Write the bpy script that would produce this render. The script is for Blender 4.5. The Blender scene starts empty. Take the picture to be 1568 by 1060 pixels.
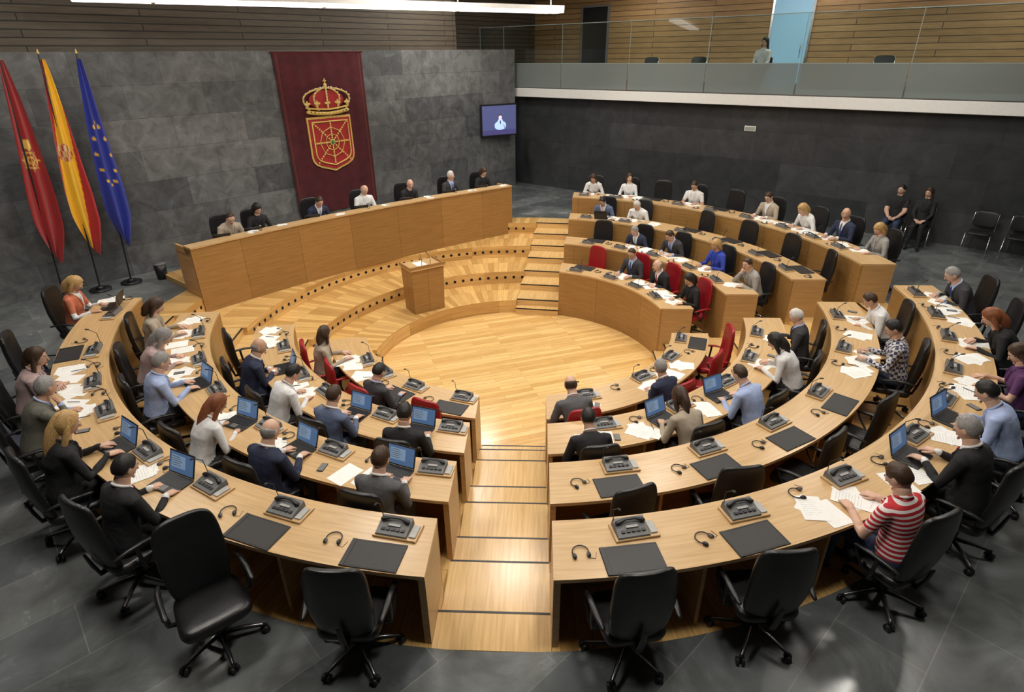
import bpy, math, random
from mathutils import Vector, Matrix
random.seed(7)
sin,cos,rad=math.sin,math.cos,math.radians
sc=bpy.context.scene
# ---------------------------------------------------------------- materials
def newmat(name):
    m=bpy.data.materials.new(name); m.use_nodes=True
    nt=m.node_tree; b=nt.nodes['Principled BSDF']
    return m,nt,b
def N(nt,t): return nt.nodes.new(t)
def L(nt,a,b): nt.links.new(a,b)
def c4(c): return (c[0],c[1],c[2],1)
_mc={}
def mat(name,col,rough=.6,metal=0,var=.12,scale=30,bump=0,coat=0):
    if name in _mc: return _mc[name]
    m,nt,b=newmat(name)
    tc=N(nt,'ShaderNodeTexCoord'); no=N(nt,'ShaderNodeTexNoise'); no.inputs['Scale'].default_value=scale; no.inputs['Detail'].default_value=3
    L(nt,tc.outputs['Object'],no.inputs['Vector'])
    r=N(nt,'ShaderNodeValToRGB')
    r.color_ramp.elements[0].position=.3; r.color_ramp.elements[1].position=.7
    r.color_ramp.elements[0].color=c4([x*(1-var) for x in col]); r.color_ramp.elements[1].color=c4([min(1,x*(1+var)) for x in col])
    L(nt,no.outputs['Fac'],r.inputs['Fac']); L(nt,r.outputs['Color'],b.inputs['Base Color'])
    b.inputs['Roughness'].default_value=rough; b.inputs['Metallic'].default_value=metal
    if coat: b.inputs['Coat Weight'].default_value=coat
    if bump:
        bp=N(nt,'ShaderNodeBump'); bp.inputs['Strength'].default_value=bump; bp.inputs['Distance'].default_value=.02 if name.startswith('cloth') else .01
        L(nt,no.outputs['Fac'],bp.inputs['Height']); L(nt,bp.outputs['Normal'],b.inputs['Normal'])
    _mc[name]=m; return m
def emis(name,col,st):
    m,nt,b=newmat(name); b.inputs['Base Color'].default_value=c4(col); b.inputs['Emission Color'].default_value=c4(col); b.inputs['Emission Strength'].default_value=st
    return m
def wood(name,c1,c2,rough=.38,su=1.2,sv=22,coat=.15,joint=0):
    m,nt,b=newmat(name)
    uv=N(nt,'ShaderNodeUVMap'); mp=N(nt,'ShaderNodeMapping'); mp.inputs['Scale'].default_value=(su,sv,1)
    L(nt,uv.outputs[0],mp.inputs[0])
    no=N(nt,'ShaderNodeTexNoise'); no.inputs['Scale'].default_value=1.5; no.inputs['Detail'].default_value=6; no.inputs['Roughness'].default_value=.6; no.inputs['Distortion'].default_value=.4
    L(nt,mp.outputs[0],no.inputs['Vector'])
    r=N(nt,'ShaderNodeValToRGB'); r.color_ramp.elements[0].position=.3; r.color_ramp.elements[1].position=.72
    r.color_ramp.elements[0].color=c4(c1); r.color_ramp.elements[1].color=c4(c2)
    L(nt,no.outputs['Fac'],r.inputs['Fac']); out=r.outputs['Color']
    if joint:
        br=N(nt,'ShaderNodeTexBrick'); br.inputs['Scale'].default_value=1; br.inputs['Brick Width'].default_value=joint; br.inputs['Row Height'].default_value=5
        br.offset=0; br.inputs['Mortar Size'].default_value=.004; br.inputs['Color1'].default_value=(1,1,1,1); br.inputs['Color2'].default_value=(.84,.82,.78,1); br.inputs['Mortar'].default_value=(.35,.3,.25,1)
        mp2=N(nt,'ShaderNodeMapping'); mp2.inputs['Location'].default_value=(0,2.5,0); L(nt,uv.outputs[0],mp2.inputs[0]); L(nt,mp2.outputs[0],br.inputs['Vector'])
        mx=N(nt,'ShaderNodeMixRGB'); mx.blend_type='MULTIPLY'; mx.inputs[0].default_value=1; L(nt,out,mx.inputs[1]); L(nt,br.outputs['Color'],mx.inputs[2]); out=mx.outputs[0]
    L(nt,out,b.inputs['Base Color'])
    b.inputs['Roughness'].default_value=rough; b.inputs['Coat Weight'].default_value=coat; b.inputs['Coat Roughness'].default_value=.2
    return m
def brick(name,c1,c2,cm,bw,rh,mortar,rough=.4,rough2=None,rot=0,coord='UV',nscale=2.,namp=.35,off=.5,offf=2,grain=None,bump=.15,vein=0):
    m,nt,b=newmat(name)
    tc=N(nt,'ShaderNodeTexCoord'); mp=N(nt,'ShaderNodeMapping'); mp.inputs['Rotation'].default_value=(0,0,rot)
    L(nt,tc.outputs[coord],mp.inputs[0])
    br=N(nt,'ShaderNodeTexBrick'); br.offset=off; br.offset_frequency=offf; br.inputs['Scale'].default_value=1
    br.inputs['Brick Width'].default_value=bw; br.inputs['Row Height'].default_value=rh; br.inputs['Mortar Size'].default_value=mortar; br.inputs['Mortar Smooth'].default_value=.1
    br.inputs['Color1'].default_value=c4(c1); br.inputs['Color2'].default_value=c4(c2); br.inputs['Mortar'].default_value=c4(cm); br.inputs['Bias'].default_value=0
    L(nt,mp.outputs[0],br.inputs['Vector'])
    no=N(nt,'ShaderNodeTexNoise'); no.inputs['Scale'].default_value=nscale; no.inputs['Detail'].default_value=8; no.inputs['Roughness'].default_value=.62
    if grain:
        m2=N(nt,'ShaderNodeMapping'); m2.inputs['Scale'].default_value=(grain[0],grain[1],1); L(nt,mp.outputs[0],m2.inputs[0]); L(nt,m2.outputs[0],no.inputs['Vector'])
    else: L(nt,mp.outputs[0],no.inputs['Vector']); no.inputs['Distortion'].default_value=.8
    r=N(nt,'ShaderNodeValToRGB'); r.color_ramp.elements[0].position=.3; r.color_ramp.elements[1].position=.72
    r.color_ramp.elements[0].color=(1-namp,1-namp,1-namp,1); r.color_ramp.elements[1].color=(1+namp,1+namp,1+namp,1)
    L(nt,no.outputs['Fac'],r.inputs['Fac'])
    mx=N(nt,'ShaderNodeMixRGB'); mx.blend_type='MULTIPLY'; mx.inputs[0].default_value=1
    L(nt,br.outputs['Color'],mx.inputs[1]); L(nt,r.outputs['Color'],mx.inputs[2]); out=mx.outputs[0]
    if vein:
        v=N(nt,'ShaderNodeTexNoise'); v.inputs['Scale'].default_value=1.1; v.inputs['Detail'].default_value=9; v.inputs['Roughness'].default_value=.7; v.inputs['Distortion'].default_value=2.5
        L(nt,mp.outputs[0],v.inputs['Vector'])
        r2=N(nt,'ShaderNodeValToRGB'); r2.color_ramp.elements[0].position=.54; r2.color_ramp.elements[1].position=.70; r2.color_ramp.elements[0].color=(0,0,0,1); r2.color_ramp.elements[1].color=(vein,vein,vein,1)
        L(nt,v.outputs['Fac'],r2.inputs['Fac'])
        ad=N(nt,'ShaderNodeMixRGB'); ad.blend_type='ADD'; ad.inputs[0].default_value=1; L(nt,out,ad.inputs[1]); L(nt,r2.outputs['Color'],ad.inputs[2]); out=ad.outputs[0]
    L(nt,out,b.inputs['Base Color'])
    if rough2 is not None:
        mr=N(nt,'ShaderNodeMapRange'); mr.inputs['To Min'].default_value=rough; mr.inputs['To Max'].default_value=rough2; mr.inputs['From Min'].default_value=.3; mr.inputs['From Max'].default_value=.7
        L(nt,no.outputs['Fac'],mr.inputs['Value']); L(nt,mr.outputs[0],b.inputs['Roughness'])
    else: b.inputs['Roughness'].default_value=rough
    if bump:
        bp=N(nt,'ShaderNodeBump'); bp.inputs['Strength'].default_value=bump; bp.inputs['Distance'].default_value=.02
        L(nt,no.outputs['Fac'],bp.inputs['Height']); L(nt,bp.outputs['Normal'],b.inputs['Normal'])
    return m
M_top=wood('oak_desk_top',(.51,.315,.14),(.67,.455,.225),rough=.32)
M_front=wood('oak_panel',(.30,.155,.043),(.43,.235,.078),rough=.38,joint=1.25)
M_end=wood('oak_end',(.42,.245,.092),(.56,.35,.15))
M_step=wood('oak_step',(.60,.37,.135),(.80,.54,.24),rough=.24)
M_pit=brick('wood_pit_floor',(.66,.39,.13),(.86,.575,.245),(.38,.22,.08),1.5,.105,.002,rough=.18,rot=rad(33),coord='Object',namp=.16,grain=(1.2,16),off=.37,offf=3,bump=0)
M_terr=brick('wood_terrace',(.52,.295,.092),(.77,.49,.185),(.3,.16,.05),1.15,.13,.002,rough=.24,namp=.18,grain=(1.2,16),off=.0,offf=3,bump=0)
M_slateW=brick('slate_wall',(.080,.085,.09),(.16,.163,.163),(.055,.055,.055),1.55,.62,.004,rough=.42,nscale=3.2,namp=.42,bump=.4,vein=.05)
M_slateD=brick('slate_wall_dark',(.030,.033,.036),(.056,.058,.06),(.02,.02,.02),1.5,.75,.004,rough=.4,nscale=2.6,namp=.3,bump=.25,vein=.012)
M_slateF=brick('slate_floor',(.095,.108,.113),(.165,.175,.175),(.21,.21,.20),1.3,.65,.005,rough=.10,rough2=.30,rot=rad(8),nscale=1.3,namp=.45,bump=.05,vein=.05)
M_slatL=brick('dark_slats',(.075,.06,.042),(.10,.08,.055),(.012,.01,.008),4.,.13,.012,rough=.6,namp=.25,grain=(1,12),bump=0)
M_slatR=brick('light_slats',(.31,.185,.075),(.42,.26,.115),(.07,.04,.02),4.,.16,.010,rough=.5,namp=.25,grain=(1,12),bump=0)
M_plaster=mat('ceiling_plaster',(.35,.34,.32),.8,var=.04)
M_white=mat('white_slab',(.8,.79,.76),.6,var=.04)
M_dark=mat('dark_void',(.008,.007,.006),.9)
M_black=mat('black_leather',(.012,.012,.013),.36,var=.3,scale=60,bump=.15)
M_red=mat('red_leather',(.33,.010,.018),.36,var=.2,scale=60,bump=.15)
M_plast=mat('black_plastic',(.014,.014,.016),.4)
M_chrome=mat('chrome',(.65,.65,.66),.22,1,var=.05)
M_grey=mat('grey_plastic',(.16,.16,.16),.45,var=.1)
M_lgrey=mat('light_grey_plastic',(.40,.40,.39),.45,var=.06)
M_paper=mat('paper',(.86,.86,.83),.8,var=.03)
M_text=mat('printed_text',(.58,.58,.58),.8)
M_scr=emis('laptop_screen',(.06,.12,.24),.6)
M_gold=mat('gold_embroidery',(.72,.50,.14),.5,var=.2)
M_maroon=mat('maroon_velvet',(.070,.008,.013),.9,var=.25,scale=4)
M_shred=mat('shield_red',(.38,.02,.02),.7)
M_green=mat('emerald',(.02,.25,.08),.4)
def glass(name,tint,rough=0.02,alpha_white=0.):
    m=bpy.data.materials.new(name); m.use_nodes=True; nt=m.node_tree; nt.nodes.clear()
    o=N(nt,'ShaderNodeOutputMaterial'); t=N(nt,'ShaderNodeBsdfTransparent'); t.inputs[0].default_value=c4(tint)
    g=N(nt,'ShaderNodeBsdfGlossy'); g.inputs['Roughness'].default_value=rough
    fr=N(nt,'ShaderNodeFresnel'); fr.inputs[0].default_value=1.5
    mx=N(nt,'ShaderNodeMixShader'); L(nt,fr.outputs[0],mx.inputs[0]); L(nt,t.outputs[0],mx.inputs[1]); L(nt,g.outputs[0],mx.inputs[2])
    d=N(nt,'ShaderNodeBsdfDiffuse'); d.inputs[0].default_value=(.42,.47,.46,1)
    m2=N(nt,'ShaderNodeMixShader'); m2.inputs[0].default_value=alpha_white
    L(nt,mx.outputs[0],m2.inputs[1]); L(nt,d.outputs[0],m2.inputs[2]); L(nt,m2.outputs[0],o.inputs[0])
    return m
M_glass=glass('clear_glass',(.90,.95,.94))
M_frost=glass('frosted_glass',(.5,.56,.55),.12,.40)
# ---------------------------------------------------------------- mesh builder
class MB:
    def __init__(s): s.v=[];s.f=[];s.m=[];s.uv=[];s.sm=[]
    def add(s,vf,mat=0,uvs=None,smooth=True,M=None):
        v,f=vf; o=len(s.v)
        if M is not None: v=[M@Vector(x) for x in v]
        s.v+= [tuple(x) for x in v]
        for i,ff in enumerate(f):
            s.f.append(tuple(o+j for j in ff)); s.m.append(mat[i] if isinstance(mat,list) else mat); s.uv.append(uvs[i] if uvs else None); s.sm.append(smooth)
        return s
    def mesh(s,name,mats):
        me=bpy.data.meshes.new(name); me.from_pydata(s.v,[],s.f); me.update()
        for m in mats: me.materials.append(m)
        me.polygons.foreach_set('material_index',s.m); me.polygons.foreach_set('use_smooth',s.sm)
        ul=me.uv_layers.new(name='UVMap'); buf=[0.0]*(2*len(me.loops))
        for p in me.polygons:
            u=s.uv[p.index]
            if u is None:
                n=p.normal; ax=max(range(3),key=lambda i:abs(n[i]))
                for li in p.loop_indices:
                    co=me.vertices[me.loops[li].vertex_index].co
                    a,b=((co.y,co.z),(co.x,co.z),(co.x,co.y))[ax]
                    buf[2*li]=a; buf[2*li+1]=b
            else:
                for k,li in enumerate(p.loop_indices): buf[2*li],buf[2*li+1]=u[k]
        ul.data.foreach_set('uv',buf); me.update(); return me
    def obj(s,name,mats,loc=(0,0,0),rot=0):
        return put(name,s.mesh(name,mats),loc,rot)
def put(name,me,loc=(0,0,0),rot=0,mtx=None):
    o=bpy.data.objects.new(name,me); sc.collection.objects.link(o)
    if mtx is not None: o.matrix_world=mtx
    else: o.location=loc; o.rotation_euler=(0,0,rot)
    return o
def box(x0,x1,y0,y1,z0,z1):
    v=[(x,y,z) for x in (x0,x1) for y in (y0,y1) for z in (z0,z1)]
    f=[(0,1,3,2),(4,6,7,5),(0,4,5,1),(2,3,7,6),(0,2,6,4),(1,5,7,3)]
    return v,f
def bbox(x0,x1,y0,y1,z0,z1,b=.006):
    v=[];f=[]
    def ring(i,z):
        X0,X1,Y0,Y1=x0+i,x1-i,y0+i,y1-i
        return [(X0+b,Y0,z),(X1-b,Y0,z),(X1,Y0+b,z),(X1,Y1-b,z),(X1-b,Y1,z),(X0+b,Y1,z),(X0,Y1-b,z),(X0,Y0+b,z)]
    for r in [ring(b,z0),ring(0,z0+b),ring(0,z1-b),ring(b,z1)]: v+=r
    for k in range(3):
        for i in range(8): f.append((k*8+i,k*8+(i+1)%8,(k+1)*8+(i+1)%8,(k+1)*8+i))
    f.append(tuple(reversed(range(8)))); f.append(tuple(range(24,32)))
    return v,f
def sell(a,b,c,e1=1,e2=1,nu=16,nv=10,fn=None,ctr=(0,0,0)):
    v=[];f=[]
    def sp(x,e): return math.copysign(abs(x)**e,x)
    for j in range(nv+1):
        ph=-math.pi/2+math.pi*j/nv
        for i in range(nu):
            th=2*math.pi*i/nu
            p=[a*sp(cos(ph),e1)*sp(cos(th),e2),b*sp(cos(ph),e1)*sp(sin(th),e2),c*sp(sin(ph),e1)]
            if fn: p=fn(p)
            v.append((p[0]+ctr[0],p[1]+ctr[1],p[2]+ctr[2]))
    for j in range(nv):
        for i in range(nu):
            f.append((j*nu+i,j*nu+(i+1)%nu,(j+1)*nu+(i+1)%nu,(j+1)*nu+i))
    return v,f
def tube(pts,rs,n=8,caps=True,flat=1.0):
    pts=[Vector(p) for p in pts]
    if not isinstance(rs,(list,tuple)): rs=[rs]*len(pts)
    P=[];R=[]
    if caps:
        d=(pts[0]-pts[1]).normalized()
        for k in (.98,.7): P.append(pts[0]+d*rs[0]*k); R.append(rs[0]*math.sqrt(max(0,1-k*k)))
    P+=pts; R+=list(rs)
    if caps:
        d=(pts[-1]-pts[-2]).normalized()
        for k in (.7,.98): P.append(pts[-1]+d*rs[-1]*k); R.append(rs[-1]*math.sqrt(1-k*k))
    v=[];f=[]
    t0=(P[1]-P[0]).normalized(); up=Vector((0,0,1)) if abs(t0.z)<.9 else Vector((1,0,0))
    x=t0.cross(up).normalized()
    for i,p in enumerate(P):
        a=P[max(0,i-1)];b=P[min(len(P)-1,i+1)]; t=(b-a).normalized()
        x=(x-t*x.dot(t)).normalized(); y=t.cross(x)
        for k in range(n):
            an=2*math.pi*k/n; q=p+x*cos(an)*R[i]+y*sin(an)*R[i]*flat; v.append(tuple(q))
    for i in range(len(P)-1):
        for k in range(n): f.append((i*n+k,i*n+(k+1)%n,(i+1)*n+(k+1)%n,(i+1)*n+k))
    f.append(tuple(reversed(range(n)))); f.append(tuple(range((len(P)-1)*n,len(P)*n)))
    return v,f
def cyl(x,y,z0,z1,r,n=20,r2=None):
    r2=r if r2 is None else r2
    v=[(x+r*cos(2*math.pi*i/n),y+r*sin(2*math.pi*i/n),z0) for i in range(n)]+[(x+r2*cos(2*math.pi*i/n),y+r2*sin(2*math.pi*i/n),z1) for i in range(n)]
    f=[(i,(i+1)%n,n+(i+1)%n,n+i) for i in range(n)]+[tuple(reversed(range(n))),tuple(range(n,2*n))]
    return v,f
def arc(r0,r1,z0,z1,fa,fb,cx=0,cy=0,step=.12,radial=False):
    if not callable(fa): A0=fa; fa=lambda r:A0
    if not callable(fb): B0=fb; fb=lambda r:B0
    n=max(2,int(abs(fb(r1)-fa(r1))*r1/step))
    v=[];f=[];uv=[]
    for i in range(n+1):
        for r in (r0,r1):
            a=fa(r)+(fb(r)-fa(r))*i/n
            for z in (z0,z1): v.append((cx+r*cos(a),cy+r*sin(a),z))
    am=lambda i,r: (fa(r)+(fb(r)-fa(r))*i/n)*r
    rm=(r0+r1)/2
    for i in range(n):
        a=4*i;b=4*i+4
        T=(lambda i,r: (r,am(i,rm))) if radial else (lambda i,r:(am(i,rm),r))
        f.append((a+1,a+3,b+3,b+1)); uv.append([T(i,r0),T(i,r1),T(i+1,r1),T(i+1,r0)])
        f.append((a,b,b+2,a+2)); uv.append([T(i,r0),T(i+1,r0),T(i+1,r1),T(i,r1)])
        f.append((a,a+1,b+1,b)); uv.append([(am(i,r0),z0),(am(i,r0),z1),(am(i+1,r0),z1),(am(i+1,r0),z0)])
        f.append((a+2,b+2,b+3,a+3)); uv.append([(am(i,r1),z0),(am(i+1,r1),z0),(am(i+1,r1),z1),(am(i,r1),z1)])
    e=4*n
    f.append((0,2,3,1)); uv.append([(r0,z0),(r1,z0),(r1,z1),(r0,z1)])
    f.append((e,e+1,e+3,e+2)); uv.append([(r0,z0),(r0,z1),(r1,z1),(r1,z0)])
    return v,f,uv
def addarc(mb,mat,*a,**k):
    v,f,uv=arc(*a,**k); mb.add((v,f),mat,uv,smooth=False)
# ---------------------------------------------------------------- camera
cd=bpy.data.cameras.new('camera'); cam=bpy.data.objects.new('camera',cd); sc.collection.objects.link(cam); sc.camera=cam
cd.sensor_width=36; cd.lens=897.985/1568*36; cd.clip_start=.05
cam.matrix_world=Matrix.Translation((-7.70,-6.12,4.196))@Matrix.Rotation(rad(39.213-90),4,'Z')@Matrix.Rotation(rad(90-26.505),4,'X')@Matrix.Rotation(rad(-.729),4,'Z')
# ---------------------------------------------------------------- room shell
XL,YB,YF,XU,ZC=-12.,-11.,9.0,12.4,6.3
R0,SP,DD=2.75,1.1476,.58
ri=lambda k:R0+SP*(4-k)
RS=6.8
mb=MB(); n=128
def ray2box(c,s_):
    ts=[]
    if c>1e-9: ts.append(XU/c)
    if c<-1e-9: ts.append(XL/c)
    if s_>1e-9: ts.append(YF/s_)
    if s_<-1e-9: ts.append(YB/s_)
    t=min(ts); return (t*c,t*s_)
angs=sorted([2*math.pi*i/n for i in range(n)]+[math.atan2(y,x)%(2*math.pi) for x in (XL,XU) for y in (YB,YF)]); n=len(angs)
v=[(RS*cos(a),RS*sin(a),0) for a in angs]+[ray2box(cos(a),sin(a))+(0,) for a in angs]
mb.add((v,[(i,n+i,n+(i+1)%n,(i+1)%n) for i in range(n)]),smooth=False); mb.obj('floor',[M_slateF])
WR=-.0558
def WA(x,off=0,z=0):
    y=7.95-(x+5.82)*.0559
    return (x-.0558*off, y-off, z)
def wallbox(name,x0,x1,z0,z1,th,mat,off=0):
    mb=MB(); L_=(x1-x0)/cos(WR); mb.add(box(0,L_,0,th,z0,z1),smooth=False)
    p=WA(x0,off); return mb.obj(name,[mat],(p[0],p[1],0),WR)
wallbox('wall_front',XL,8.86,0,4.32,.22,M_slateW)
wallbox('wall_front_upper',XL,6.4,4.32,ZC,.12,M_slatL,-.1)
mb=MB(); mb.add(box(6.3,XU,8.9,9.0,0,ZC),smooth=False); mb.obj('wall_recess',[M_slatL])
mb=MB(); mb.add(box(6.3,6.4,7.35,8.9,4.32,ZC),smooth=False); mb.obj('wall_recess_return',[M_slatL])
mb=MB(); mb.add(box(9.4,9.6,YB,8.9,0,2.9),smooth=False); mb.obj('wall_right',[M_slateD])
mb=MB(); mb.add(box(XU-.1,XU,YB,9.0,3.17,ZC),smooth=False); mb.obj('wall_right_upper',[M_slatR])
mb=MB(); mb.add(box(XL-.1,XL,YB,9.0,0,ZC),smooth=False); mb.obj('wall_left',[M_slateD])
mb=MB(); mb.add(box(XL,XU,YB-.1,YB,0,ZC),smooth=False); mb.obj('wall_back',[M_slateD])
mb=MB(); mb.add(box(XL,XU,YB,9.0,ZC,ZC+.1),smooth=False); mb.obj('ceiling',[M_plaster])
# balcony
mb=MB(); mb.add(bbox(9.08,XU-.1,YB,8.88,2.905,3.17,.01),smooth=False); mb.obj('balcony_slab',[M_white])
mb=MB()
y=YB+.02
while y<8.7:
    y2=min(y+2.35,8.86); mb.add(box(9.10,9.115,y,y2-.02,3.171,3.90),0,smooth=False); mb.add(box(9.13,9.142,y,y2-.02,3.171,4.98),1,smooth=False)
    mb.add(box(9.085,9.165,y2-.03,y2-.005,3.171,3.45),2,smooth=False); mb.add(box(9.128,9.144,y2-.022,y2-.012,3.45,4.98),3,smooth=False); y=y2
mb.add(box(9.09,9.16,YB+.02,8.86,3.171,3.20),2,smooth=False)
mb.add(box(9.095,9.12,YB+.02,8.86,3.90,3.915),3,smooth=False)
mb.add(box(9.126,9.146,YB+.02,8.86,4.98,4.997),3,smooth=False)
mb.obj('balcony_glass_railing',[M_frost,M_glass,M_chrome,mat('glass_edge',(.30,.38,.36),.3)])
mb=MB(); mb.add(box(XU-.14,XU-.101,5.75,6.75,3.171,5.6),0,smooth=False)
mb.add(box(XU-.17,XU-.101,6.75,6.81,3.171,5.66),1,smooth=False);mb.add(box(XU-.17,XU-.101,5.69,5.75,3.171,5.66),1,smooth=False);mb.add(box(XU-.17,XU-.101,5.75,6.75,5.6,5.66),1,smooth=False)
mb.obj('door_1',[M_dark,M_grey])
mb=MB(); mb.add(box(XU-.15,XU-.101,-.85,.2,3.171,5.9),0,smooth=False)
for yy in (-.91,.2): mb.add(box(XU-.18,XU-.101,yy,yy+.06,3.171,5.96),1,smooth=False)
mb.add(box(XU-.18,XU-.101,-.85,.2,5.9,5.96),1,smooth=False)
mb.add(tube([(XU-.2,-.7,4.0),(XU-.2,-.7,4.4)],.012,6),1)
mb.obj('door_2',[emis('lit_blue_glass',(.25,.45,.60),.3),M_chrome])
mb=MB(); mb.add(bbox(9.37,9.399,-.72,-.42,2.25,2.38,.004),0,smooth=False); mb.add(box(9.365,9.37,-.70,-.44,2.27,2.36),1,smooth=False); mb.obj('exit_sign',[M_white,mat('sign_face',(.35,.36,.3),.5)])
def monitor(name,loc,rot,w=1.25,h=.76):
    mb=MB(); mb.add(bbox(-w/2,w/2,-.04,.04,-h/2,h/2,.012),0,smooth=False)
    mb.add(box(-w/2+.04,w/2-.04,-.046,-.04,-h/2+.05,h/2-.05),1,smooth=False)
    mb.add(box(-w/2+.04,w/2-.04,-.048,-.046,-h/2+.05,-h/2+.2),2,smooth=False)
    # speaker on screen: torso, shoulders and arms resting, head with hair, microphone
    mb.add(sell(.21,.004,.13,.8,.8,ctr=(0.03,-.050,-.16)),3); mb.add(sell(.10,.004,.10,ctr=(0.03,-.051,-.05)),3)
    mb.add(sell(.060,.004,.078,ctr=(0.03,-.054,.09)),4); mb.add(sell(.068,.004,.05,ctr=(0.03,-.053,.13)),5)
    mb.add(sell(.02,.004,.06,ctr=(0.03,-.055,-.06)),5)
    mb.add(tube([(.2,-.055,-.26),(.14,-.055,-.12)],.008,5),5)
    mb.add(tube([(0,.04,0),(0,.3,0)],.03,8),0)
    return mb.obj(name,[M_plast,emis('tv_picture',(.06,.07,.17),.9),emis('tv_banner',(.05,.045,.14),.9),emis('tv_person',(.35,.48,.8),1.1),emis('tv_head',(.62,.52,.55),1.),emis('tv_hair',(.05,.04,.07),.5)],loc,rot)
monitor('wall_monitor',(7.75,6.92,2.28),rad(-22),1.3,.98)
monitor('wall_monitor',(-6.15,7.62,2.45),rad(10),1.3,.8)
# ceiling lights
M_panel=emis('ceiling_light',(1,.945,.86),70)
for x,y in [(-6.5,-1.2),(-4.6,-5.2),(-1.2,-3.2),(-2.4,1.6),(1.8,-6.6),(3.4,-1.6),(2.0,3.4),(6.0,2.2),(6.2,-4.2),(-5.2,4.6),(0,.2),(5.2,5.8)]:
    mb=MB(); mb.add(box(-.5,.5,-.35,.35,-.05,0),1,smooth=False); mb.add(box(-.45,.45,-.3,.3,-.055,-.05),0,smooth=False)
    mb.obj('ceiling_light_panel',[M_panel,M_white],(x,y,ZC))
M_gal=emis('gallery_fill_glow',(1,.94,.85),22)  # unseen fill panels added over the balcony to brighten the dim gallery
for y in (-6.,-1.,4.):
    mb=MB(); mb.add(box(-.3,.3,-.6,.6,-.05,0),1,smooth=False); mb.add(box(-.25,.25,-.55,.55,-.055,-.05),0,smooth=False)
    mb.obj('gallery_fill_panel',[M_gal,M_white],(10.8,y,ZC))
mb=MB(); mb.add(box(-5.2,4.75,-.2,.2,-.03,.03),0,smooth=False); mb.add(box(-5.2,4.75,-.22,.22,.03,.12),1,smooth=False)
for xx in (-4,-1,2,4.5): mb.add(box(xx-.01,xx+.01,-.01,.01,.12,1.2),1,smooth=False); mb.add(box(xx-.03,xx+.03,-.2,.2,-.04,-.03),1,smooth=False)
mb.obj('linear_pendant_light',[emis('linear_light',(1,.98,.95),3),M_white],(1.4,4.95,5.1),rad(-20))
# ---------------------------------------------------------------- sectors
aL,hL=rad(216.5),.475
aR,hR=rad(-54),.54
aF,hF=rad(29.3),.49
aG,hG=rad(133.9),.5
def lo(a,h,sg): return lambda r:a+sg*math.asin(min(.9,h/r))
SEC={'A':(lo(aG,hG,1),lo(aL,hL,-1)),'B':(lo(aL-2*math.pi,hL,1),lo(aR,hR,-1)),'C':(lo(aR,hR,1),lo(aF,hF,-1)),'P':(lo(aF,hF,1),lo(aG,hG,-1))}
mb=MB(); n=96
v=[(0,0,-1.2)]+[((R0+.1)*cos(2*math.pi*i/n),(R0+.1)*sin(2*math.pi*i/n),-1.2) for i in range(n)]
mb.add((v,[(0,1+i,1+(i+1)%n) for i in range(n)]),smooth=False); mb.obj('floor_pit',[M_pit])
mb=MB()
for s_,(fa,fb) in SEC.items():
    for k in (4,3,2,1):
        z=-.3*(k-1)
        r1=ri(k)+SP if k>1 else RS
        addarc(mb,0,ri(k)+.001,r1+(.0 if k==1 else .02),-1.3,z,fa,fb,radial=True)
mb.obj('floor_terraces',[M_terr])
def aisle(name,a,h,edges):
    mb=MB(); h=h-.002
    for (r0,r1,z) in edges:
        mb.add(box(r0,r1,-h,h,-1.3,z),0,smooth=False)
        mb.add(box(r0-.004,r0+.016,-h,h,z-.02,z+.003),1,smooth=False)
    return mb.obj(name,[M_step,M_plast],(0,0,0),a)
E1=[(6.43,6.79,-.001),(5.74,6.43,-.15),(5.28,5.74,-.3),(4.58,5.28,-.45),(4.12,4.58,-.6),(3.40,4.12,-.75),(2.96,3.40,-.9),(2.66,2.96,-1.05)]
E2=[(6.25,6.79,-.001),(5.68,6.25,-.15),(5.1,5.68,-.3),(4.53,5.1,-.45),(3.95,4.53,-.6),(3.38,3.95,-.75),(2.8,3.38,-.9),(2.6,2.8,-1.05)]
aisle('aisle_steps',aL,hL,E1); aisle('aisle_steps',aR,hR,E2); aisle('aisle_steps',aF,hF,E2); aisle('aisle_steps',aG,hG,E2)
mb=MB()
for k in (3,2,1):
    r=ri(k)-.003; z=-.3*(k-1)-.15
    a=rad(37)
    while a<rad(127):
        nn=12; c=Vector((r*cos(a),r*sin(a),z)); tx=Vector((-sin(a),cos(a),0))
        vv=[tuple(c+tx*.036*cos(2*math.pi*i/nn)+Vector((0,0,.036*sin(2*math.pi*i/nn)))) for i in range(nn)]
        vv+=[tuple(Vector(q)+Vector((cos(a),sin(a),0))*.01) for q in vv]
        mb.add((vv,[tuple(range(nn))]+[(i,(i+1)%nn,nn+(i+1)%nn,nn+i) for i in range(nn)]),0,smooth=False)
        a+=.21/r
mb.obj('vent_hole_shade_discs',[M_dark])  # near-black discs on the risers paint the shade inside the vent holes
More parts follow.
